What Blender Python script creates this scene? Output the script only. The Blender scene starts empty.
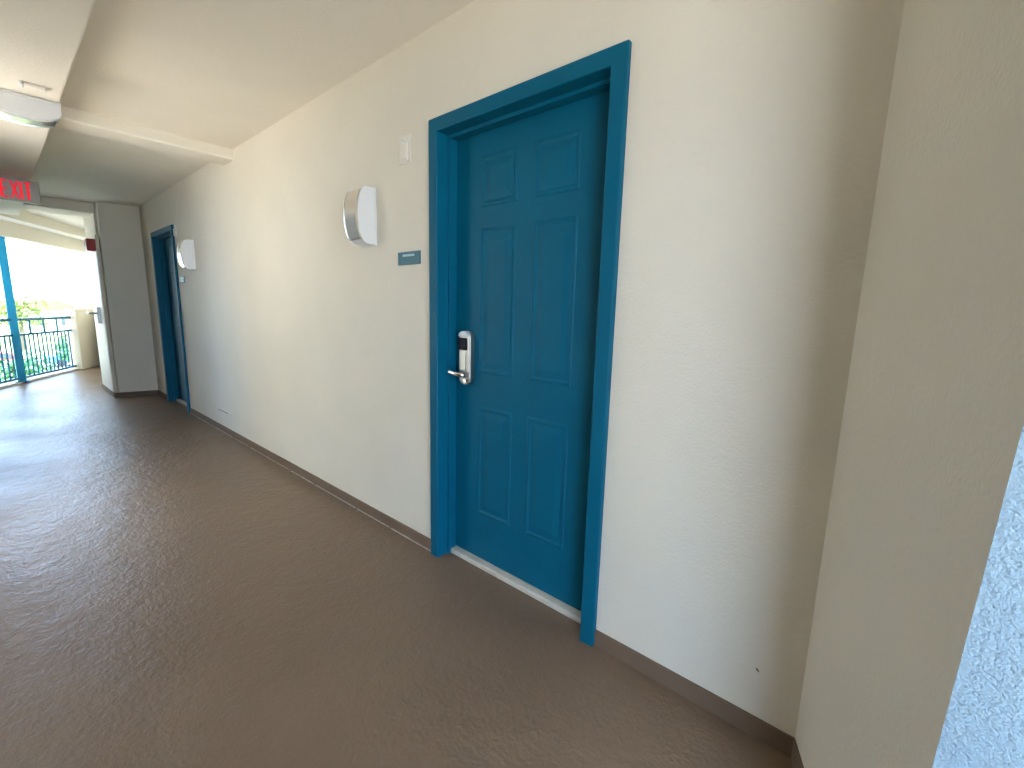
import bpy, bmesh, math, random
from mathutils import Matrix, Vector
random.seed(7)
scene = bpy.context.scene
C = scene.collection
PI = math.pi

# ------------------------------------------------------------------ camera
cam_d = bpy.data.cameras.new('camera'); cam = bpy.data.objects.new('camera', cam_d); C.objects.link(cam)
cam_d.sensor_width = 36.0; cam_d.lens = 36.0 * 446.0 / 1024.0; cam_d.clip_start = 0.02; cam_d.clip_end = 600
R = ((0.75438482, 0.12444888, -0.64452774), (0.65598119, -0.10652086, 0.74722285), (0.0243354, -0.98649165, -0.16199384))
cam.matrix_world = Matrix(((R[0][0], -R[0][1], -R[0][2], 0.0), (R[1][0], -R[1][1], -R[1][2], -1.37),
                           (R[2][0], -R[2][1], -R[2][2], 1.245), (0, 0, 0, 1)))
scene.camera = cam

# ------------------------------------------------------------------ world, sun, exposure
w = bpy.data.worlds.new('sky'); scene.world = w; w.use_nodes = True
bg = w.node_tree.nodes['Background']; bg.inputs[0].default_value = (0.47, 0.68, 1.0, 1); bg.inputs[1].default_value = 4.1
sd = bpy.data.lights.new('sun', 'SUN'); sd.energy = 15.0; sd.angle = math.radians(1.0); sd.color = (1.0, 0.94, 0.84)
sun = bpy.data.objects.new('sun', sd); C.objects.link(sun)
sun.rotation_euler = (math.radians(20), math.radians(-6), 0)
vs = scene.view_settings
vs.view_transform = 'Standard'; vs.look = 'None'; vs.gamma = 1.0; vs.use_curve_mapping = False; vs.exposure = 2.0

# ------------------------------------------------------------------ helpers
def mat(name, col, rough=0.5, metal=0.0, spec=0.5, bumps=(), var=0.0, var_scale=3.0, emit=None, es=0.0, rvar=0.0, coords='Object', stretch=(1, 1, 1)):
    m = bpy.data.materials.new(name); m.use_nodes = True
    nt = m.node_tree; b = nt.nodes['Principled BSDF']
    b.inputs['Base Color'].default_value = (*col, 1); b.inputs['Roughness'].default_value = rough
    b.inputs['Metallic'].default_value = metal; b.inputs['Specular IOR Level'].default_value = spec
    if emit: b.inputs['Emission Color'].default_value = (*emit, 1); b.inputs['Emission Strength'].default_value = es
    tc = nt.nodes.new('ShaderNodeTexCoord'); mp = nt.nodes.new('ShaderNodeMapping'); mp.inputs['Scale'].default_value = stretch
    nt.links.new(tc.outputs[coords], mp.inputs[0])
    if var or rvar:
        n = nt.nodes.new('ShaderNodeTexNoise'); n.inputs['Scale'].default_value = var_scale; n.inputs['Detail'].default_value = 6
        nt.links.new(mp.outputs[0], n.inputs['Vector'])
        if var:
            r = nt.nodes.new('ShaderNodeValToRGB')
            r.color_ramp.elements[0].position = 0.3; r.color_ramp.elements[1].position = 0.7
            r.color_ramp.elements[0].color = (*[c * (1 - var) for c in col], 1); r.color_ramp.elements[1].color = (*[min(1, c * (1 + var)) for c in col], 1)
            nt.links.new(n.outputs['Fac'], r.inputs[0]); nt.links.new(r.outputs[0], b.inputs['Base Color'])
        if rvar:
            mr = nt.nodes.new('ShaderNodeMapRange'); mr.inputs[1].default_value = 0.3; mr.inputs[2].default_value = 0.7
            mr.inputs[3].default_value = rough - rvar; mr.inputs[4].default_value = rough + rvar
            nt.links.new(n.outputs['Fac'], mr.inputs[0]); nt.links.new(mr.outputs[0], b.inputs['Roughness'])
    prev = None
    for sc, st, dist in bumps:
        n = nt.nodes.new('ShaderNodeTexNoise'); n.inputs['Scale'].default_value = sc; n.inputs['Detail'].default_value = 3
        nt.links.new(mp.outputs[0], n.inputs['Vector'])
        bp = nt.nodes.new('ShaderNodeBump'); bp.inputs['Strength'].default_value = st; bp.inputs['Distance'].default_value = dist
        nt.links.new(n.outputs['Fac'], bp.inputs['Height'])
        if prev: nt.links.new(prev.outputs[0], bp.inputs['Normal'])
        prev = bp
    if prev: nt.links.new(prev.outputs[0], b.inputs['Normal'])
    return m

M = {
 'wall': mat('cream_stucco', (0.77, 0.69, 0.555), 0.75, bumps=((110, 0.5, 0.004), (30, 0.25, 0.006)), var=0.02),
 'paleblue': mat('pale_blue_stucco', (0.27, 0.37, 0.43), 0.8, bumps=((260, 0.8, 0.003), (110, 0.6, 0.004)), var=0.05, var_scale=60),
 'ceil': mat('cream_ceiling', (0.79, 0.72, 0.60), 0.85, bumps=((90, 0.35, 0.004),), var=0.02),
 'floor': mat('taupe_coated_floor', (0.205, 0.137, 0.088), 0.36, spec=0.38, bumps=((7, 0.22, 0.03), (22, 0.35, 0.012), (70, 0.5, 0.006)), var=0.10, var_scale=1.6, rvar=0.06, stretch=(1, 1, 1)),
 'band': mat('taupe_band', (0.19, 0.125, 0.082), 0.6, spec=0.25, var=0.08, var_scale=6),
 'caulk': mat('pale_caulk', (0.5, 0.45, 0.38), 0.7, var=0.3, var_scale=20),
 'teal': mat('teal_enamel', (0.0, 0.105, 0.178), 0.5, spec=0.18, bumps=((60, 0.06, 0.003),), var=0.05, var_scale=5),
 'teal_out': mat('blue_paint_outdoors', (0.0, 0.27, 0.46), 0.4, var=0.05),
 'rail': mat('dark_teal_rail_paint', (0.006, 0.13, 0.21), 0.45, var=0.05),
 'sill': mat('pale_sill', (0.62, 0.56, 0.46), 0.5, var=0.1, var_scale=20),
 'white': mat('white_housing', (0.77, 0.74, 0.70), 0.45, var=0.02),
 'chrome': mat('brushed_chrome', (0.74, 0.72, 0.68), 0.27, metal=1.0, bumps=((200, 0.05, 0.001),)),
 'nickel': mat('satin_nickel', (0.45, 0.43, 0.40), 0.36, metal=1.0, var=0.03),
 'black': mat('black_plastic', (0.012, 0.012, 0.018), 0.6, spec=0.15, var=0.1),
 'palecap': mat('pale_grey_plastic', (0.55, 0.60, 0.60), 0.4, var=0.03),
 'plate': mat('cream_plastic', (0.78, 0.72, 0.60), 0.4, var=0.02),
 'sign': mat('teal_sign', (0.022, 0.12, 0.15), 0.4, var=0.05),
 'signtext': mat('sign_lettering', (0.42, 0.60, 0.62), 0.5, var=0.05),
 'exitbox': mat('exit_housing', (0.30, 0.27, 0.24), 0.4, metal=0.3, var=0.05),
 'exitred': mat('exit_letters', (0.7, 0.01, 0.03), 0.4, emit=(1.0, 0.02, 0.06), es=0.10, var=0.05),
 'red': mat('alarm_red', (0.40, 0.012, 0.015), 0.4, var=0.05),
 'fill_soak': mat('dark_fill_soak', (0.05, 0.048, 0.045), 0.8, bumps=((60, 0.3, 0.004),), var=0.1),  # kept dark so the unseen opposite walls return little light
 'clear': mat('strobe_lens', (0.8, 0.8, 0.8), 0.15, var=0.02),
 'creamdoor': mat('cream_door', (0.74, 0.71, 0.64), 0.45, var=0.02),
 'concrete': mat('pale_concrete', (0.55, 0.52, 0.48), 0.7, bumps=((60, 0.3, 0.004),), var=0.08),
 'grass': mat('grass', (0.16, 0.24, 0.05), 0.9, var=0.35, var_scale=0.4),
 'asphalt': mat('asphalt', (0.22, 0.22, 0.23), 0.9, var=0.15, var_scale=1),
 'leaf': mat('foliage', (0.05, 0.15, 0.06), 0.7, var=0.4, var_scale=3),
 'leaf2': mat('olive_foliage', (0.20, 0.24, 0.08), 0.7, var=0.3, var_scale=3),
 'bark': mat('bark', (0.13, 0.09, 0.06), 0.9, var=0.3, var_scale=12),
 'house': mat('house_wall', (0.75, 0.70, 0.62), 0.8, var=0.05),
 'roof': mat('red_roof', (0.45, 0.11, 0.07), 0.8, var=0.2, var_scale=2),
 'pane': mat('window_glass', (0.05, 0.07, 0.09), 0.1, var=0.05),
 'hill': mat('distant_hill', (0.18, 0.25, 0.20), 0.95, var=0.3, var_scale=0.05),
 'carpaint': mat('car_paint', (0.45, 0.05, 0.06), 0.3, var=0.03),
 'carblue': mat('car_blue', (0.04, 0.12, 0.20), 0.3, var=0.03),
 'tyre': mat('tyre', (0.02, 0.02, 0.02), 0.8, var=0.1),
}

def mesh_obj(name, bm, m, parent=None, smooth=False, bevel=0.0, seg=2):
    bmesh.ops.recalc_face_normals(bm, faces=bm.faces)
    me = bpy.data.meshes.new(name); bm.to_mesh(me); bm.free()
    me.materials.append(M[m])
    if smooth:
        for p in me.polygons: p.use_smooth = True
    o = bpy.data.objects.new(name, me); C.objects.link(o)
    if parent is not None: o.parent = parent
    if bevel:
        b = o.modifiers.new('bevel', 'BEVEL'); b.width = bevel; b.segments = seg; b.limit_method = 'ANGLE'; b.angle_limit = 0.6
    return o

def tag(o, label, cat=None, group=None, kind=None):
    o['label'] = label
    if cat: o['category'] = cat
    if group: o['group'] = group
    if kind: o['kind'] = kind
    return o

def empty(name, loc=(0, 0, 0), rot=(0, 0, 0)):
    o = bpy.data.objects.new(name, None); C.objects.link(o); o.location = loc; o.rotation_euler = rot
    o.empty_display_size = 0.05
    return o

def copy_tree(o, parent=None):
    c = o.copy(); C.objects.link(c); c.parent = parent
    for ch in list(o.children): copy_tree(ch, c)
    return c

def box(bm, x0, x1, y0, y1, z0, z1):
    v = [bm.verts.new(p) for p in ((x0, y0, z0), (x1, y0, z0), (x1, y1, z0), (x0, y1, z0), (x0, y0, z1), (x1, y0, z1), (x1, y1, z1), (x0, y1, z1))]
    for f in ((0, 3, 2, 1), (4, 5, 6, 7), (0, 1, 5, 4), (1, 2, 6, 5), (2, 3, 7, 6), (3, 0, 4, 7)): bm.faces.new([v[i] for i in f])
    return bm

def bx(*a):
    bm = bmesh.new(); box(bm, *a); return bm

def prism(bm, poly, z0, z1):
    """poly of (x, y); vertical prism"""
    a = [bm.verts.new((x, y, z0)) for x, y in poly]; b = [bm.verts.new((x, y, z1)) for x, y in poly]
    n = len(poly)
    bm.faces.new(a); bm.faces.new(b)
    for i in range(n): bm.faces.new((a[i], a[(i + 1) % n], b[(i + 1) % n], b[i]))
    return bm

def prismx(bm, poly, x0, x1):
    """poly of (y, z) extruded along x"""
    a = [bm.verts.new((x0, y, z)) for y, z in poly]; b = [bm.verts.new((x1, y, z)) for y, z in poly]
    n = len(poly)
    bm.faces.new(a); bm.faces.new(b)
    for i in range(n): bm.faces.new((a[i], a[(i + 1) % n], b[(i + 1) % n], b[i]))
    return bm

def prismy(bm, poly, y0, y1):
    """poly of (x, z) extruded along y"""
    a = [bm.verts.new((x, y0, z)) for x, z in poly]; b = [bm.verts.new((x, y1, z)) for x, z in poly]
    n = len(poly)
    bm.faces.new(a); bm.faces.new(b)
    for i in range(n): bm.faces.new((a[i], a[(i + 1) % n], b[(i + 1) % n], b[i]))
    return bm

def tube(bm, p0, p1, r, n=10, r2=None):
    p0 = Vector(p0); p1 = Vector(p1); d = (p1 - p0); L = d.length
    q = d.to_track_quat('Z', 'Y').to_matrix().to_4x4(); q.translation = (p0 + p1) / 2
    bmesh.ops.create_cone(bm, cap_ends=True, segments=n, radius1=r, radius2=r if r2 is None else r2, depth=L, matrix=q)
    return bm

def bar(bm, p0, p1, wd, ht):
    """box bar from p0 to p1 (centre line), wd horizontal, ht vertical-ish"""
    p0 = Vector(p0); p1 = Vector(p1); d = (p1 - p0).normalized()
    side = d.cross(Vector((0, 0, 1)))
    if side.length < 1e-4: side = Vector((1, 0, 0))
    side.normalize(); up = side.cross(d)
    v = []
    for p in (p0, p1):
        for a, b in ((-1, -1), (1, -1), (1, 1), (-1, 1)): v.append(bm.verts.new(p + side * a * wd / 2 + up * b * ht / 2))
    for f in ((0, 1, 2, 3), (4, 7, 6, 5), (0, 4, 5, 1), (1, 5, 6, 2), (2, 6, 7, 3), (3, 7, 4, 0)): bm.faces.new([v[i] for i in f])
    return bm

def sweep(bm, pts, rad, n=12):
    """round rod through pts with a radius at each point"""
    pts = [Vector(p) for p in pts]; rings = []
    for k, p in enumerate(pts):
        d = (pts[min(k + 1, len(pts) - 1)] - pts[max(k - 1, 0)]).normalized()
        u = d.cross(Vector((0, 0, 1))); u.normalize(); v = u.cross(d)
        rings.append([bm.verts.new(p + (u * math.cos(2 * PI * i / n) + v * math.sin(2 * PI * i / n)) * rad[k]) for i in range(n)])
    for r0, r1 in zip(rings[:-1], rings[1:]):
        for i in range(n): bm.faces.new((r0[i], r0[(i + 1) % n], r1[(i + 1) % n], r1[i]))
    bm.faces.new(rings[0]); bm.faces.new(rings[-1])
    return bm

# ------------------------------------------------------------------ key dimensions
CZ = 2.44                       # ceiling height
RA = Vector((-9.39, -1.413, 0)); RD = Vector((-0.88, 0.475, 0)).normalized(); RN = Vector((-RD.y, RD.x, 0))  # balcony rail line
if RN.y > 0: RN = -RN           # RN points outwards (away from corridor): checked below
def rl(s, off=0.0, z=0.0): return RA + RD * s + RN * off + Vector((0, 0, z))
DOORS = ((-1.69, -0.732), (-6.975, -6.017))      # outer frame extents along the wall
FT = 2.065                      # frame top
OX = 1.0; OB = -4.1; OE = -3.2
GZ0 = -4.5
OPP = -2.2                      # open side of the walkway

# ------------------------------------------------------------------ structure
# floor slab: follows the angled balcony edge at the far end
s_out = (OPP - RA.y) / RD.y
pA = rl(3.6, 0.12); pB = rl(s_out, 0.12)
bm = prism(bmesh.new(), [(3.2, OPP - 0.1), (3.2, 0.25), (-8.0, 0.25), (pA.x, 0.9), (pA.x, pA.y), (pB.x, OPP - 0.1)], -0.22, 0.0)
tag(mesh_obj('floor', bm, 'floor'), 'taupe textured coated walkway floor', kind='structure')

# main wall with two door openings
bm = bmesh.new()
xs = [-8.7, DOORS[1][0] + 0.03, DOORS[1][1] - 0.03, DOORS[0][0] + 0.03, DOORS[0][1] - 0.03, 0.4]
box(bm, xs[0], xs[1], 0, 0.22, -0.02, CZ); box(bm, xs[2], xs[3], 0, 0.22, -0.02, CZ); box(bm, xs[4], xs[5], 0, 0.22, -0.02, CZ)
for a, b in DOORS: box(bm, a + 0.03, b - 0.03, 0, 0.22, FT - 0.03, CZ)
tag(mesh_obj('wall_main', bm, 'wall'), 'long cream textured wall holding both teal doors', kind='structure')

# angled return wall and outer face
ang = math.radians(22); dx, dy = math.sin(ang), -math.cos(ang)
def edge_s(z): return 0.506 + 0.061 * z
K = (-0.085, 0.0)
LF = -0.3
bm = bmesh.new()
def E_(z): return (K[0] + dx * edge_s(z), K[1] + dy * edge_s(z))
lo = [K, E_(0), (E_(0)[0] + 0.05, E_(0)[1] + 0.1), (0.4, 0.3)]
hi = [K, E_(CZ), (E_(CZ)[0] + 0.05, E_(CZ)[1] + 0.1), (0.4, 0.3)]
def skew(lo, hi):
    bm = bmesh.new(); n = len(lo)
    a = [bm.verts.new((x, y, -0.02)) for x, y in lo]; b = [bm.verts.new((x, y, CZ)) for x, y in hi]
    bm.faces.new(a); bm.faces.new(b)
    for i in range(n): bm.faces.new((a[i], a[(i + 1) % n], b[(i + 1) % n], b[i]))
    return bm
tag(mesh_obj('wall_right', skew(lo, hi), 'wall'), 'angled cream return wall beside the near teal door', kind='structure')
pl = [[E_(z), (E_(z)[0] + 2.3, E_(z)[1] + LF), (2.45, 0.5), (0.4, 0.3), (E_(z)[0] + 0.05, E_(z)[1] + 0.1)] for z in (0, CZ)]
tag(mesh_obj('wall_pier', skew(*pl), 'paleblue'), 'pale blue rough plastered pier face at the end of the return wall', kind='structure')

tag(mesh_obj('wall_balcony', bx(-12.4, -8.55, 0.0, 0.2, -0.2, CZ), 'wall'), 'cream wall at the back of the far balcony', kind='structure')

# column stub at far end
bm = prism(bmesh.new(), [(-7.53, 0.05), (-7.62, -0.39), (-8.62, -0.42), (-8.62, 0.05)], -0.02, CZ)
tag(mesh_obj('wall_far', bm, 'wall'), 'cream wall stub projecting beyond the far teal door', kind='structure')

# ceiling slabs and beams
bm = prism(bmesh.new(), [(3.2, OPP - 0.1), (3.2, 0.25), (-8.7, 0.25), (-8.7, OPP - 0.5), (OX, OPP - 0.5), (OX, OPP - 0.1)], CZ, CZ + 0.2)
tag(mesh_obj('ceiling', bm, 'ceil'), 'cream plaster ceiling of the walkway', kind='structure')
LB = 2.25
tag(mesh_obj('trim_1', bx(-8.35, 3.2, -1.75, -1.025, LB, CZ + 0.01), 'ceil', bevel=0.008), 'wide cream ceiling beam running along the walkway', kind='structure')
tag(mesh_obj('trim_2', bx(-4.36, -4.13, -1.03, 0.02, 2.36, CZ + 0.01), 'ceil', bevel=0.012), 'narrow cream cross beam meeting the long wall', kind='structure')
tag(mesh_obj('trim_3', bx(-8.3, -7.82, -1.03, -0.36, 2.32, CZ + 0.01), 'ceil', bevel=0.008), 'cream header beam beside the far wall stub', kind='structure')

# far balcony roof: soffit, inner beam and fascia follow the angled rail
def strip(s0, s1, o0, o1, z0, z1):
    bm = bmesh.new(); q = [rl(s0, o0), rl(s1, o0), rl(s1, o1), rl(s0, o1)]
    return prism(bm, [(p.x, p.y) for p in q], z0, z1)
tag(mesh_obj('trim_4', strip(-2.2, 4.2, -0.10, 0.12, 2.11, 2.33), 'ceil'), 'cream fascia beam above the balcony railing', kind='structure')
tag(mesh_obj('trim_5', strip(-2.2, 4.2, -0.42, -0.22, 2.30, 2.44), 'ceil'), 'cream inner soffit beam behind the balcony fascia', kind='structure')
s1 = (OPP - RA.y) / RD.y
q0 = rl(4.2, 0.12); q1 = rl(-2.2, 0.12)
bm = prism(bmesh.new(), [(-8.7, q1.y), (q1.x, q1.y), (q0.x, q0.y), (q0.x, 1.2), (-8.7, 1.2)], CZ, CZ + 0.2)
box_eave = strip(-3.6, 5.5, 0.1, 1.5, 2.45, 2.6)
tag(mesh_obj('sun_blocker_eave', box_eave, 'ceil'), 'unseen cream eave slab added to shade the balcony floor', kind='structure')  # hidden behind the fascia; added to keep sun off the balcony floor
tag(mesh_obj('trim_6', bm, 'ceil'), 'cream soffit over the far balcony', kind='structure')

# painted base bands
def baseboard(name, pts, label):
    bm = bmesh.new()
    for (x0, y0), (x1, y1) in zip(pts[:-1], pts[1:]):
        bar(bm, (x0, y0, 0.0325), (x1, y1, 0.0325), 0.008, 0.065)
    o = tag(mesh_obj(name, bm, 'band'), label, kind='structure')
    return o
for i, (x0, x1) in enumerate(((-7.53, DOORS[1][0]), (DOORS[1][1], DOORS[0][0]), (DOORS[0][1], K[0]))):
    nm = ('baseboard_far', 'baseboard_main', 'baseboard_near')[i]
    o = baseboard(nm, [(x0, -0.003), (x1, -0.003)], 'taupe painted base band on the long wall')
    if i == 1:
        bm = bmesh.new(); x = x0
        while x < x1 - 0.05:
            L = random.uniform(0.12, 0.5); e = min(x + L, x1)
            bar(bm, (x, -0.0085, 0.004), (e, -0.0085, 0.004), 0.004, random.uniform(0.003, 0.007)); x = e + random.uniform(0.0, 0.06)
        mesh_obj('caulk_line', bm, 'caulk', o)
baseboard('baseboard_right', [(K[0], K[1] - 0.003), (K[0] + dx * edge_s(0) - 0.003, K[1] + dy * edge_s(0))], 'taupe painted base band on the angled return wall')
baseboard('baseboard_stub', [(-7.53, 0), (-7.625, -0.44), (-8.62, -0.444)], 'taupe painted base band around the far wall stub')

# open side of the walkway (outside the frame): unseen masses added to shape the daylight
tag(mesh_obj('fill_block', bx(OE, OX, OPP - 0.2, OPP, -0.2, CZ), 'fill_soak'), 'unseen dark grey wall added to cut fill light opposite the near teal door', kind='structure')  # unseen; dark to soak up fill light on the return wall
tag(mesh_obj('shade_kerb', bx(OB, OE, OPP - 0.15, OPP, -0.2, 0.6), 'wall'), 'unseen low cream kerb wall added to shade the lower long wall', kind='structure')  # unseen; height set to hold terrace light off the lower wall

tag(mesh_obj('shade_kerb_near', bx(OX, 3.2, OPP - 0.15, OPP, -0.2, 0.15), 'wall'), 'unseen low cream kerb shaped for the daylight across from the pier face', kind='structure')  # unseen; height set by how much low daylight it lets in
tag(mesh_obj('daylight_stop', bx(2.35, 2.7, OPP - 0.2, OPP, -0.2, CZ), 'wall'), 'unseen cream wall added to limit daylight on the pier face', kind='structure')  # unseen; added to narrow the opening and dim the pier face
tag(mesh_obj('sky_blocker', bx(-16, -1.2, -14, -9, GZ0, 7.0), 'wall'), 'unseen plain cream mass added to block sky at the side opening', kind='structure')  # unseen mass added to hide sky from the side opening
tag(mesh_obj('sky_blocker_far', bx(-24, -10.2, -9, -3.4, GZ0, 6.0), 'wall'), 'unseen cream mass added to block sky beyond the balcony', kind='structure')  # unseen mass added to keep sky off the far balcony
tag(mesh_obj('bounce_slab', bx(OB - 0.6, OE + 0.6, -6.5, OPP - 0.15, -0.25, -0.01), 'concrete'), 'unseen pale concrete slab added to bounce sunlight into the walkway', kind='structure')  # unseen reflector added to throw sunlight up onto wall and ceiling
tag(mesh_obj('fill_block_far', bx(-8.6, OB, -2.0, -1.8, -0.2, CZ), 'fill_soak'), 'unseen dark grey wall added to dim the end by the far teal door', kind='structure')  # unseen; added to darken the stub and the far ceiling

# ------------------------------------------------------------------ teal doors
def panel_bm(x0, x1, z0, z1, y):
    """raised panel: recessed moulding and bevelled field"""
    bm = bmesh.new()
    rings = [(0.0, 0.0), (0.004, -0.003), (0.013, -0.0045), (0.022, -0.0005), (0.028, -0.0004), (0.055, -0.004)]
    vs_ = []
    for ins, dyy in rings:
        vs_.append([bm.verts.new(p) for p in ((x0 + ins, y + dyy, z0 + ins), (x1 - ins, y + dyy, z0 + ins), (x1 - ins, y + dyy, z1 - ins), (x0 + ins, y + dyy, z1 - ins))])
    for r0, r1 in zip(vs_[:-1], vs_[1:]):
        for i in range(4): bm.faces.new((r0[i], r0[(i + 1) % 4], r1[(i + 1) % 4], r1[i]))
    bm.faces.new(vs_[-1])
    return bm

def make_door(name):
    """local x from 0 (left outer frame edge) to 0.958"""
    W = 0.958; f = 0.058
    d = empty(name, (0, 0, 0))
    fr = bmesh.new()
    prof = [(0, 0.03), (0, -0.018), (0.004, -0.022), (f - 0.004, -0.022), (f, -0.018), (f, 0.042), (f + 0.014, 0.042), (f + 0.014, 0.088), (f, 0.088), (f, 0.14), (0.03, 0.14), (0.03, 0.03)]
    loops = []
    for px, pz, sx in ((0, 0, 1), (0, FT, 1), (W, FT, -1), (W, 0, -1)):
        loops.append([fr.verts.new((px + sx * a_, y_, pz - (a_ if pz else 0))) for a_, y_ in prof])
    n = len(prof)
    for l0, l1 in zip(loops[:-1], loops[1:]):
        for i in range(n): fr.faces.new((l0[i], l0[(i + 1) % n], l1[(i + 1) % n], l1[i]))
    fr.faces.new(loops[0]); fr.faces.new(loops[-1])
    mesh_obj('door_frame', fr, 'teal', d, bevel=0.002)
    sx0, sx1, sz0, sz1 = f + 0.003, W - f - 0.003, 0.028, FT - f - 0.003
    mesh_obj('door_slab', bx(sx0, sx1, 0.0905, 0.134, sz0, sz1), 'teal', d, bevel=0.002)
    for (z0, z1) in ((1.69, 1.90), (0.955, 1.60), (0.26, 0.80)):
        for (a_, b_) in ((0.225, 0.435), (0.525, 0.735)):
            mesh_obj('panel', panel_bm(a_, b_, z0, z1, 0.0905), 'teal', d)
    mesh_obj('threshold', bx(f - 0.0, W - f + 0.0, 0.055, 0.15, 0.0, 0.026), 'sill', d, bevel=0.006)
    # lockset
    lx = 0.162; lk = bmesh.new()
    out = []
    hw = 0.038
    for k in range(9): t = PI + k / 8 * PI; out.append((lx + hw * math.cos(t), 0.925 + 0.032 * math.sin(t)))
    for k in range(7): t = k / 6 * PI; out.append((lx + hw * math.cos(t), 1.130 + 0.014 * math.sin(t)))
    prismy(lk, out, 0.056, 0.0905)
    lo_ = mesh_obj('lockset', lk, 'nickel', d, bevel=0.006, seg=3); lo_['label'] = 'satin nickel electronic lockset with black card reader'
    mesh_obj('card_reader', bx(lx - 0.0385, lx + 0.018, 0.050, 0.066, 1.058, 1.116), 'black', lo_, bevel=0.004)
    cp = bmesh.new(); o2 = [(lx + 0.034 * math.cos(k / 8 * PI), 1.122 + 0.026 * math.sin(k / 8 * PI)) for k in range(9)]
    prismy(cp, o2, 0.046, 0.08); mesh_obj('top_cap', cp, 'palecap', lo_, bevel=0.003)
    fp = bmesh.new(); box(fp, lx - 0.034, lx + 0.014, 0.0525, 0.066, 0.958, 1.054); mesh_obj('cover_plate', fp, 'nickel', lo_, bevel=0.004)
    lv = bmesh.new()
    sweep(lv, [(lx + 0.010, 0.058, 0.943), (lx + 0.010, 0.040, 0.943), (lx + 0.007, 0.031, 0.944), (lx - 0.004, 0.026, 0.945), (lx - 0.03, 0.024, 0.948), (lx - 0.062, 0.023, 0.952), (lx - 0.074, 0.023, 0.953), (lx - 0.079, 0.023, 0.953)],
          [0.015, 0.013, 0.0125, 0.012, 0.0115, 0.0125, 0.011, 0.004])
    mesh_obj('lever', lv, 'chrome', lo_, smooth=True)
    kc = bmesh.new(); tube(kc, (lx + 0.02, 0.05, 0.918), (lx + 0.02, 0.04, 0.918), 0.009, 14); mesh_obj('key_cylinder', kc, 'chrome', lo_)
    # hinges on the far edge of the slab, set in the jamb
    for z in (0.25, 1.0, 1.80):
        hb = bmesh.new(); tube(hb, (W - f - 0.004, 0.084, z - 0.05), (W - f - 0.004, 0.084, z + 0.05), 0.006, 10); mesh_obj('hinge', hb, 'teal', d)
    return d

door1 = make_door('door_1'); door1.location.x = DOORS[0][0]
tag(door1, 'teal six panel door with electronic lock beside the angled return wall', kind='structure')
door2 = copy_tree(door1); door2.name = 'door_2'; door2.scale.x = -1; door2.location.x = DOORS[1][1]
tag(door2, 'teal door in deep frame beside the far wall stub', kind='structure')

# ------------------------------------------------------------------ light fixtures
def make_sconce():
    """local: mounted on plane y=0, chord along z, width along x, depth towards -y"""
    r = empty('wall_sconce')
    H2, DP, HW = 0.142, 0.108, 0.066
    D0 = 0.058
    def bulge(h, d, k0, n=24):
        """(y, z) points along the bowed front from z=-k0*h to k0*h"""
        return [(-(D0 + (d - D0) * math.sqrt(max(0.0, 1 - (k0 * (2 * k / n - 1)) ** 2))), k0 * h * (2 * k / n - 1)) for k in range(n + 1)]
    def prof(h, d): return [(0, -h), (-D0, -h)] + bulge(h, d, 0.999) + [(-D0, h), (0, h)]
    bp = bmesh.new(); prismx(bp, [(0, -H2 - 0.003), (-0.014, -H2 - 0.003), (-0.014, H2 + 0.003), (0, H2 + 0.003)], -HW - 0.004, HW + 0.004)
    mesh_obj('back_plate', bp, 'white', r, bevel=0.004)
    hs = bmesh.new(); prismx(hs, prof(H2 - 0.006, DP - 0.012), -HW + 0.004, HW - 0.004); mesh_obj('housing', hs, 'white', r)
    for sgn in (-1, 1):
        cpm = bmesh.new(); xa, xb = sorted((sgn * HW, sgn * (HW - 0.008)))
        prismx(cpm, prof(H2, DP - 0.004), xa, xb); mesh_obj('end_cap', cpm, 'white', r, bevel=0.002)
    cv = bmesh.new()
    prismx(cv, bulge(H2, DP + 0.006, 0.86) + bulge(H2 - 0.002, DP - 0.014, 0.86)[::-1], -HW + 0.006, HW - 0.009); mesh_obj('chrome_cover', cv, 'chrome', r)
    for sgn in (-1, 1):
        bd = bmesh.new(); xa, xb = sorted((sgn * (HW - 0.010), sgn * (HW - 0.005)))
        prismx(bd, bulge(H2, DP + 0.009, 0.88) + bulge(H2 - 0.002, DP - 0.010, 0.88)[::-1], xa, xb); mesh_obj('cover_rim', bd, 'chrome', r)
    return r
sc = make_sconce(); sc.location = (-2.212, 0, 1.712)
tag(sc, 'white half-round wall light with chrome cover beside the teal room sign', 'wall light', 'half-round chrome covered light fixtures')
s2 = copy_tree(sc); s2.location = (-5.42, 0, 1.712)
tag(s2, 'white half-round wall light with chrome cover right of the far teal door', 'wall light', 'half-round chrome covered light fixtures')
s3 = copy_tree(sc); s3.name = 'ceiling_light'; s3.location = (-3.51, -1.165, LB); s3.rotation_euler = (PI / 2, 0, 0)
tag(s3, 'half-round chrome covered light fixed under the long ceiling beam', 'ceiling light', 'half-round chrome covered light fixtures')

# ------------------------------------------------------------------ small wall devices
def make_chime(x, z, label):
    r = empty('wall_sensor', (x, 0, z))
    mesh_obj('plate', bx(-0.045, 0.045, -0.010, 0, -0.062, 0.062), 'plate', r, bevel=0.004)
    mesh_obj('cover', bx(-0.026, 0.032, -0.022, -0.008, -0.052, 0.026), 'plate', r, bevel=0.006)
    b_ = bmesh.new(); tube(b_, (0.0, -0.010, 0.040), (0.0, -0.016, 0.040), 0.008, 12); mesh_obj('button', b_, 'white', r)
    tag(r, label, 'wall device', 'small cream boxes high beside the doors')
    return r
make_chime(-1.882, 1.985, 'small cream wall box above the teal room sign')
make_chime(-5.93, 1.99, 'small cream wall box high beside the far teal door')

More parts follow.
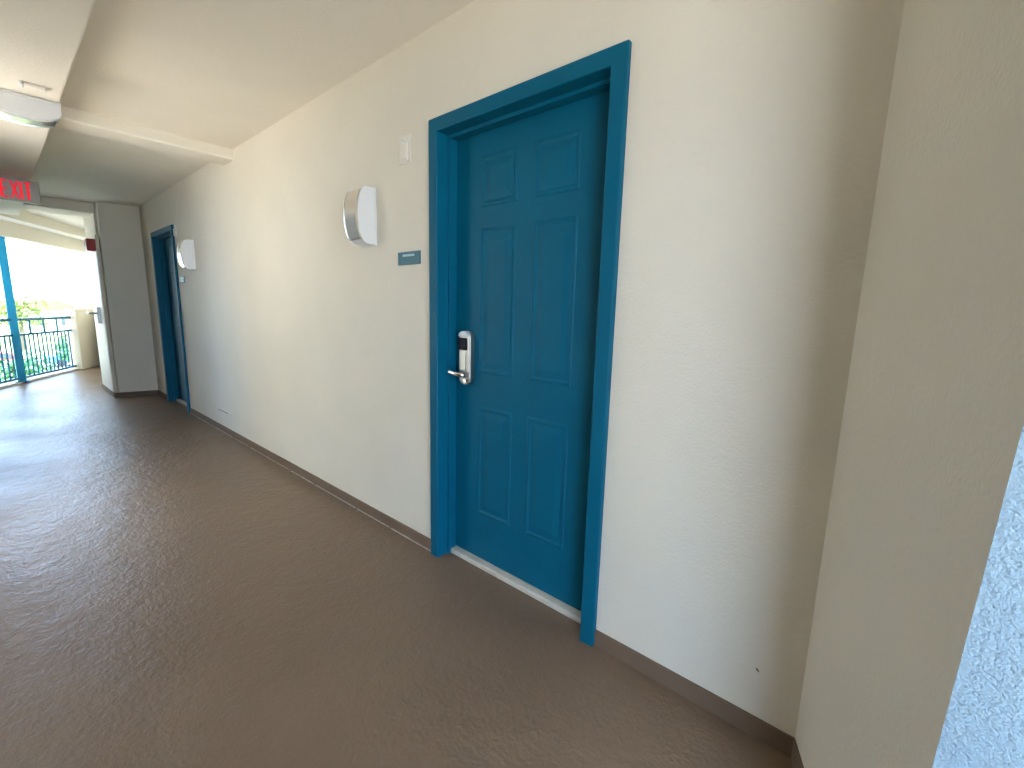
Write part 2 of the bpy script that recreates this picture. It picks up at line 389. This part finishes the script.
def make_sign(x, z, label):
    r = empty('room_sign', (x, 0, z))
    mesh_obj('plaque', bx(-0.088, 0.088, -0.008, 0, -0.031, 0.031), 'sign', r, bevel=0.002)
    bm_ = bmesh.new(); xx = -0.045
    for wd_ in (0.012, 0.008, 0.013, 0.010, 0.012, 0.008, 0.011):
        box(bm_, xx, xx + wd_, -0.0092, -0.0075, 0.008, 0.018); xx += wd_ + 0.003
    mesh_obj('lettering', bm_, 'signtext', r)
    tag(r, label, 'sign', 'teal room signs')
    return r
make_sign(-1.863, 1.487, 'small rectangular teal room sign left of the near teal door')
rs = make_sign(-5.86, 1.487, 'small room sign beside the far teal door')

# scuff low on the long wall, built as thin strips; scratch near the corner
ap = empty('scuff_mark', (-4.85, 0, 0.222))
mesh_obj('plate', bx(-0.18, 0.18, -0.004, 0, -0.012, 0.012), 'plate', ap, bevel=0.002)
mesh_obj('streak', bx(-0.15, 0.13, -0.006, -0.002, -0.008, -0.002), 'band', ap)  # dark line of the scuff
tag(ap, 'narrow cream scuff with dark slot low on the long wall', 'wall mark')
b_ = bmesh.new(); tube(b_, (-0.20, 0.0, 0.219), (-0.192, -0.006, 0.216), 0.003, 8, 0.0015)
tag(mesh_obj('scratch', b_, 'band'), 'tiny dark nail low on the wall near the corner', 'scratch')  # small dark scratch on the wall, modelled as a tiny cone

# small conduit clip on long beam beside the fixture
cb = empty('conduit_box', (-3.27, -1.115, LB))
mesh_obj('box_body', bx(-0.025, 0.025, -0.045, 0.03, -0.016, 0.0), 'ceil', cb, bevel=0.004)
mesh_obj('clip', bx(-0.028, 0.028, -0.062, -0.048, -0.018, 0.0), 'white', cb, bevel=0.003)
tag(cb, 'small cream junction box under the long ceiling beam', 'junction box')

# ------------------------------------------------------------------ exit sign
ex = empty('exit_sign', (-5.75, -1.125, 2.24))
mesh_obj('housing', bx(-0.045, 0.0, -0.135, 0.135, -0.185, -0.004), 'exitbox', ex, bevel=0.006)
mesh_obj('canopy', bx(-0.05, 0.0, -0.06, 0.06, -0.006, 0.010), 'exitbox', ex)
def stroke(bm, pts, y0, z0, wd, ht):
    for (a0, b0), (a1, b1) in pts:
        bar(bm, (0.0015, y0 + a0 * wd, z0 + b0 * ht), (0.0015, y0 + a1 * wd, z0 + b1 * ht), 0.003, 0.012) if abs(a1 - a0) < 1e-6 else None
        pa = Vector((0.0, y0 + a0 * wd, z0 + b0 * ht)); pb = Vector((0.0, y0 + a1 * wd, z0 + b1 * ht)); dd = (pb - pa).normalized()
        nn = Vector((0, -dd.z, dd.y)) * 0.0075; q_ = [pa - nn, pb - nn, pb + nn, pa + nn]
        va = [bm.verts.new(p_ + Vector((0.0002, 0, 0))) for p_ in q_]; vb = [bm.verts.new(p_ + Vector((0.003, 0, 0))) for p_ in q_]
        bm.faces.new(va); bm.faces.new(vb)
        for i_ in range(4): bm.faces.new((va[i_], va[(i_ + 1) % 4], vb[(i_ + 1) % 4], vb[i_]))
GL = {'E': [((0, 0), (0, 1)), ((0, 0.96), (1, 0.96)), ((0, 0.5), (0.85, 0.5)), ((0, 0.04), (1, 0.04))], 'X': [((0, 0), (1, 1)), ((0, 1), (1, 0))],
      'I': [((0.5, 0), (0.5, 1))], 'T': [((0.5, 0), (0.5, 1)), ((0, 0.96), (1, 0.96))]}
yy = -0.088
for ch, wd_, adv in (('E', 0.036, 0.054), ('X', 0.040, 0.050), ('I', 0.016, 0.028), ('T', 0.040, 0.04)):
    bm_ = bmesh.new(); stroke(bm_, GL[ch], yy, -0.165, wd_, 0.140); yy += adv
    mesh_obj('letter', bm_, 'exitred', ex)
tag(ex, 'grey exit sign with red letters hanging under the long ceiling beam', 'exit sign')

# ------------------------------------------------------------------ far stub: fire strobe, conduit, utility door
fs = empty('fire_strobe', (-7.78, -0.401, 1.93))
mesh_obj('base', bx(-0.07, 0.07, -0.03, 0.006, -0.085, 0.075), 'red', fs, bevel=0.004)
mesh_obj('body', bx(-0.065, 0.065, -0.12, -0.03, -0.075, 0.07), 'red', fs, bevel=0.012)
mesh_obj('lens', bx(-0.025, 0.025, -0.128, -0.118, -0.03, 0.03), 'clear', fs, bevel=0.004)
tag(fs, 'red fire alarm strobe on the far wall stub', 'fire alarm')
b_ = bmesh.new(); tube(b_, (-7.78, -0.405, 2.0), (-7.78, -0.405, 2.44), 0.012, 10)
tag(mesh_obj('conduit', b_, 'ceil'), 'cream conduit rising from the red fire strobe', 'conduit')
ud = empty('door_3', (0, 0, 0))
mesh_obj('door_frame', bx(-8.6, -7.70, -0.436, -0.40, 0.0, 2.05), 'wall', ud, bevel=0.004)
mesh_obj('door_slab', bx(-8.56, -7.74, -0.440, -0.42, 0.02, 2.01), 'creamdoor', ud, bevel=0.003)
lk2 = mesh_obj('lockset', bx(-8.0, -7.92, -0.48, -0.43, 0.95, 1.16), 'nickel', ud, bevel=0.01)
b_ = bmesh.new(); sweep(b_, [(-7.96, -0.475, 1.08), (-7.96, -0.52, 1.08), (-7.975, -0.54, 1.08), (-8.12, -0.55, 1.085), (-8.13, -0.55, 1.085)], [0.013, 0.013, 0.013, 0.013, 0.006])
mesh_obj('lever', b_, 'nickel', lk2, smooth=True)
tag(ud, 'cream utility door with lever lock in the far wall stub', kind='structure')

# ------------------------------------------------------------------ balcony: kerb, railing, post, half wall
tag(mesh_obj('trim_7', strip(-2.0, 3.6, -0.02, 0.16, -0.05, 0.022), 'concrete', bevel=0.004), 'pale concrete kerb under the balcony railing', kind='structure')
tag(mesh_obj('wall_half', strip(2.02, 3.5, -0.06, 0.10, 0.0, 1.09), 'wall', bevel=0.006), 'cream half wall at the end of the balcony railing', kind='structure')
ra = empty('balcony_railing', rl(0.0))
inv = Matrix.Translation(-rl(0.0))
def rpart(name, fn, m='rail'):
    bm = bmesh.new(); fn(bm); bmesh.ops.transform(bm, matrix=inv, verts=bm.verts); return mesh_obj(name, bm, m, ra)
rpart('top_rail', lambda b: bar(b, rl(-2.0, 0.04, 0.935), rl(2.02, 0.04, 0.935), 0.05, 0.04))
rpart('middle_rail', lambda b: bar(b, rl(-2.0, 0.04, 0.71), rl(2.02, 0.04, 0.71), 0.035, 0.03))
rpart('bottom_rail', lambda b: bar(b, rl(-2.0, 0.04, 0.07), rl(2.02, 0.04, 0.07), 0.035, 0.03))
k = 0; s = -1.95
first = None
while s < 2.0:
    if first is None:
        first = rpart('baluster', lambda b: bar(b, rl(s, 0.04, 0.07), rl(s, 0.04, 0.71), 0.02, 0.02)); s0 = s
    else:
        c_ = first.copy(); C.objects.link(c_); c_.parent = ra; c_.location = RD * (s - s0)
    s += 0.108
firstp = None
for s in (-1.6, -1.24, -0.88, -0.52, -0.16, 0.2, 0.58, 0.92, 1.27, 1.63):
    if firstp is None:
        firstp = rpart('picket', lambda b: bar(b, rl(s, 0.04, 0.71), rl(s, 0.04, 0.935), 0.025, 0.025)); s0 = s
    else:
        c_ = firstp.copy(); C.objects.link(c_); c_.parent = ra; c_.location = RD * (s - s0)
tag(ra, 'dark teal balcony railing with thin vertical balusters at the far end', 'railing')
po = empty('roof_post', rl(0.52, 0.02))
bm = bmesh.new(); bar(bm, (0, 0, 0.0), (0, 0, 2.12), 0.09, 0.09); mesh_obj('post_shaft', bm, 'teal_out', po, bevel=0.004)
bm = bmesh.new(); box(bm, -0.075, 0.075, -0.075, 0.075, 0.022, 0.034); mesh_obj('base_plate', bm, 'teal_out', po)
tag(po, 'bright blue square roof post standing at the balcony railing', 'post')

# ------------------------------------------------------------------ outdoors
GZ = -4.5
tag(mesh_obj('ground', bx(-260, 60, -140, 140, GZ - 0.3, GZ), 'grass'), 'green lawn far below the balcony', kind='structure')
tag(mesh_obj('paved_ground', bx(-26, -1.0, -60, 60, GZ, GZ + 0.02), 'asphalt'), 'grey paved yard around the building', kind='structure')
tag(mesh_obj('bounce_ground', bx(-1.0, 40, -60, 60, GZ, GZ + 0.02), 'concrete'), 'unseen pale concrete ground added to bounce light beside the building', kind='structure')  # unseen; kept pale to bounce light into the near walkway
tag(mesh_obj('parking_ground', bx(-62, -48, -60, 60, GZ, GZ + 0.03), 'asphalt'), 'grey asphalt strip across the lawn', kind='structure')

def make_tree(name, loc, h, r, m, label, trunk=True, n=900):
    t = empty(name, loc)
    rnd = random.Random(int(abs(loc[0] * 13 + loc[1] * 7)))
    if trunk:
        b_ = bmesh.new(); tube(b_, (0, 0, 0), (0.1, 0, h * 0.55), r * 0.10, 8, r * 0.06)
        for k_ in range(4):
            a_ = k_ * 1.6 + 0.3; tube(b_, (0.08, 0, h * 0.45), (math.cos(a_) * r * 0.5, math.sin(a_) * r * 0.5, h * 0.75), r * 0.045, 6, r * 0.02)
        mesh_obj('trunk', b_, 'bark', t)
    b_ = bmesh.new()
    blobs = [(Vector((rnd.uniform(-.5, .5) * r, rnd.uniform(-.5, .5) * r, h - r * 0.8 + rnd.uniform(-.45, .35) * r)), r * rnd.uniform(.35, .6)) for _ in range(9)]
    for k_ in range(n):
        c_, rr = rnd.choice(blobs); v_ = Vector((rnd.gauss(0, 1), rnd.gauss(0, 1), rnd.gauss(0, 1))).normalized()
        p_ = c_ + v_ * rr * rnd.uniform(.75, 1.0); sz = r * rnd.uniform(.05, .11)
        u_ = v_.orthogonal().normalized() * sz; w_ = v_.cross(u_).normalized() * sz; tilt = v_ * sz * rnd.uniform(-.7, .7)
        q_ = [p_ - u_, p_ + w_ * .6 + tilt, p_ + u_, p_ - w_ * .6 - tilt]
        b_.faces.new([b_.verts.new(x_) for x_ in q_])
    o_ = mesh_obj('foliage', b_, m, t)
    tag(t, label, 'tree' if trunk else 'bush')
    return t
make_tree('small_tree', (-34, -0.6, GZ), 3.4, 1.5, 'leaf', 'dark green small tree below the balcony railing beside the lawn')
make_tree('small_tree', (-44, 2.4, GZ), 3.6, 1.4, 'leaf', 'dark green small tree before the asphalt strip')
make_tree('round_tree', (-75, 0.6, GZ), 6.6, 2.6, 'leaf2', 'olive round tree in front of the pale house')
make_tree('round_tree', (-70, -4.5, GZ), 5.2, 2.2, 'leaf2', 'olive tree standing before the left red roofed house')
make_tree('shrub', (-30, -1.4, GZ), 1.6, 1.2, 'leaf', 'low dark shrub under the balcony railing', trunk=False)
make_tree('shrub', (-31, 1.1, GZ), 1.5, 1.1, 'leaf', 'low round shrub on the lawn near the half wall', trunk=False)

def make_house(name, x, y, wx, wy, h, rh, label):
    t = empty(name, (x, y, GZ))
    mesh_obj('house_body', bx(-wx / 2, wx / 2, -wy / 2, wy / 2, 0, h), 'house', t)
    b_ = bmesh.new(); prismx(b_, [(-wy / 2 - .5, h), (wy / 2 + .5, h), (wy / 2 - 1.5, h + rh), (-wy / 2 + 1.5, h + rh)], -wx / 2 - .5, wx / 2 + .5); mesh_obj('roof', b_, 'roof', t)
    n = max(2, int(wy / 3))
    for k_ in range(n):
        yc = -wy / 2 + (k_ + .5) * wy / n
        f_ = mesh_obj('window', bx(wx / 2, wx / 2 + .06, yc - .6, yc + .6, h * .35, h * .8), 'house', t)
        mesh_obj('pane', bx(wx / 2 + .05, wx / 2 + .08, yc - .5, yc + .5, h * .38, h * .77), 'pane', f_)
    tag(t, label, 'house')
make_house('house', -92, -8.5, 9, 13, 4.2, 1.8, 'distant pale house with red roof behind the blue roof post')
make_house('house', -110, 3.5, 9, 9, 4.0, 1.6, 'distant pale house with low red roof behind the olive round tree')
make_house('house', -98, 12.0, 9, 8, 4.4, 1.8, 'distant pale house with red roof beyond the cream half wall')

def make_car(x, y, m, label):
    t = empty('parked_car', (x, y, GZ + 0.03))
    b_ = bmesh.new(); prismx(b_, [(-2.1, .35), (2.1, .35), (2.15, .75), (1.3, .9), (.75, 1.4), (-.9, 1.42), (-1.6, .95), (-2.15, .85)], -.85, .85); mesh_obj('car_body', b_, m, t, bevel=.06)
    for sx in (-.87, .75):
        for yw in (-1.3, 1.3):
            b_ = bmesh.new(); tube(b_, (sx, yw, .33), (sx + .12, yw, .33), .33, 16); mesh_obj('wheel', b_, 'tyre', t)
    b_ = bmesh.new(); prismx(b_, [(-1.3, .95), (1.05, .95), (.7, 1.33), (-.88, 1.35)], -.87, .87); mesh_obj('side_window', b_, 'pane', t)
    tag(t, label, 'car')
make_car(-55, -1.6, 'carpaint', 'red car parked on the asphalt strip')
make_car(-55, 3.4, 'carblue', 'dark blue car parked on the asphalt strip')

# distant hill
b_ = bmesh.new()
prev_ = None
for k_ in range(41):
    y_ = -130 + k_ * 6.5; hh = 5 + 4 * math.sin(k_ * .31) + 2 * math.sin(k_ * .8 + 1)
    row = [b_.verts.new((-190, y_, GZ - 1)), b_.verts.new((-215, y_, GZ + hh * .6)), b_.verts.new((-240, y_, GZ + hh)), b_.verts.new((-258, y_, GZ - 1))]
    if prev_:
        for i_ in range(3): b_.faces.new((prev_[i_], prev_[i_ + 1], row[i_ + 1], row[i_]))
    prev_ = row
tag(mesh_obj('hills', b_, 'hill', smooth=True), 'low hazy green hills on the horizon', kind='structure')
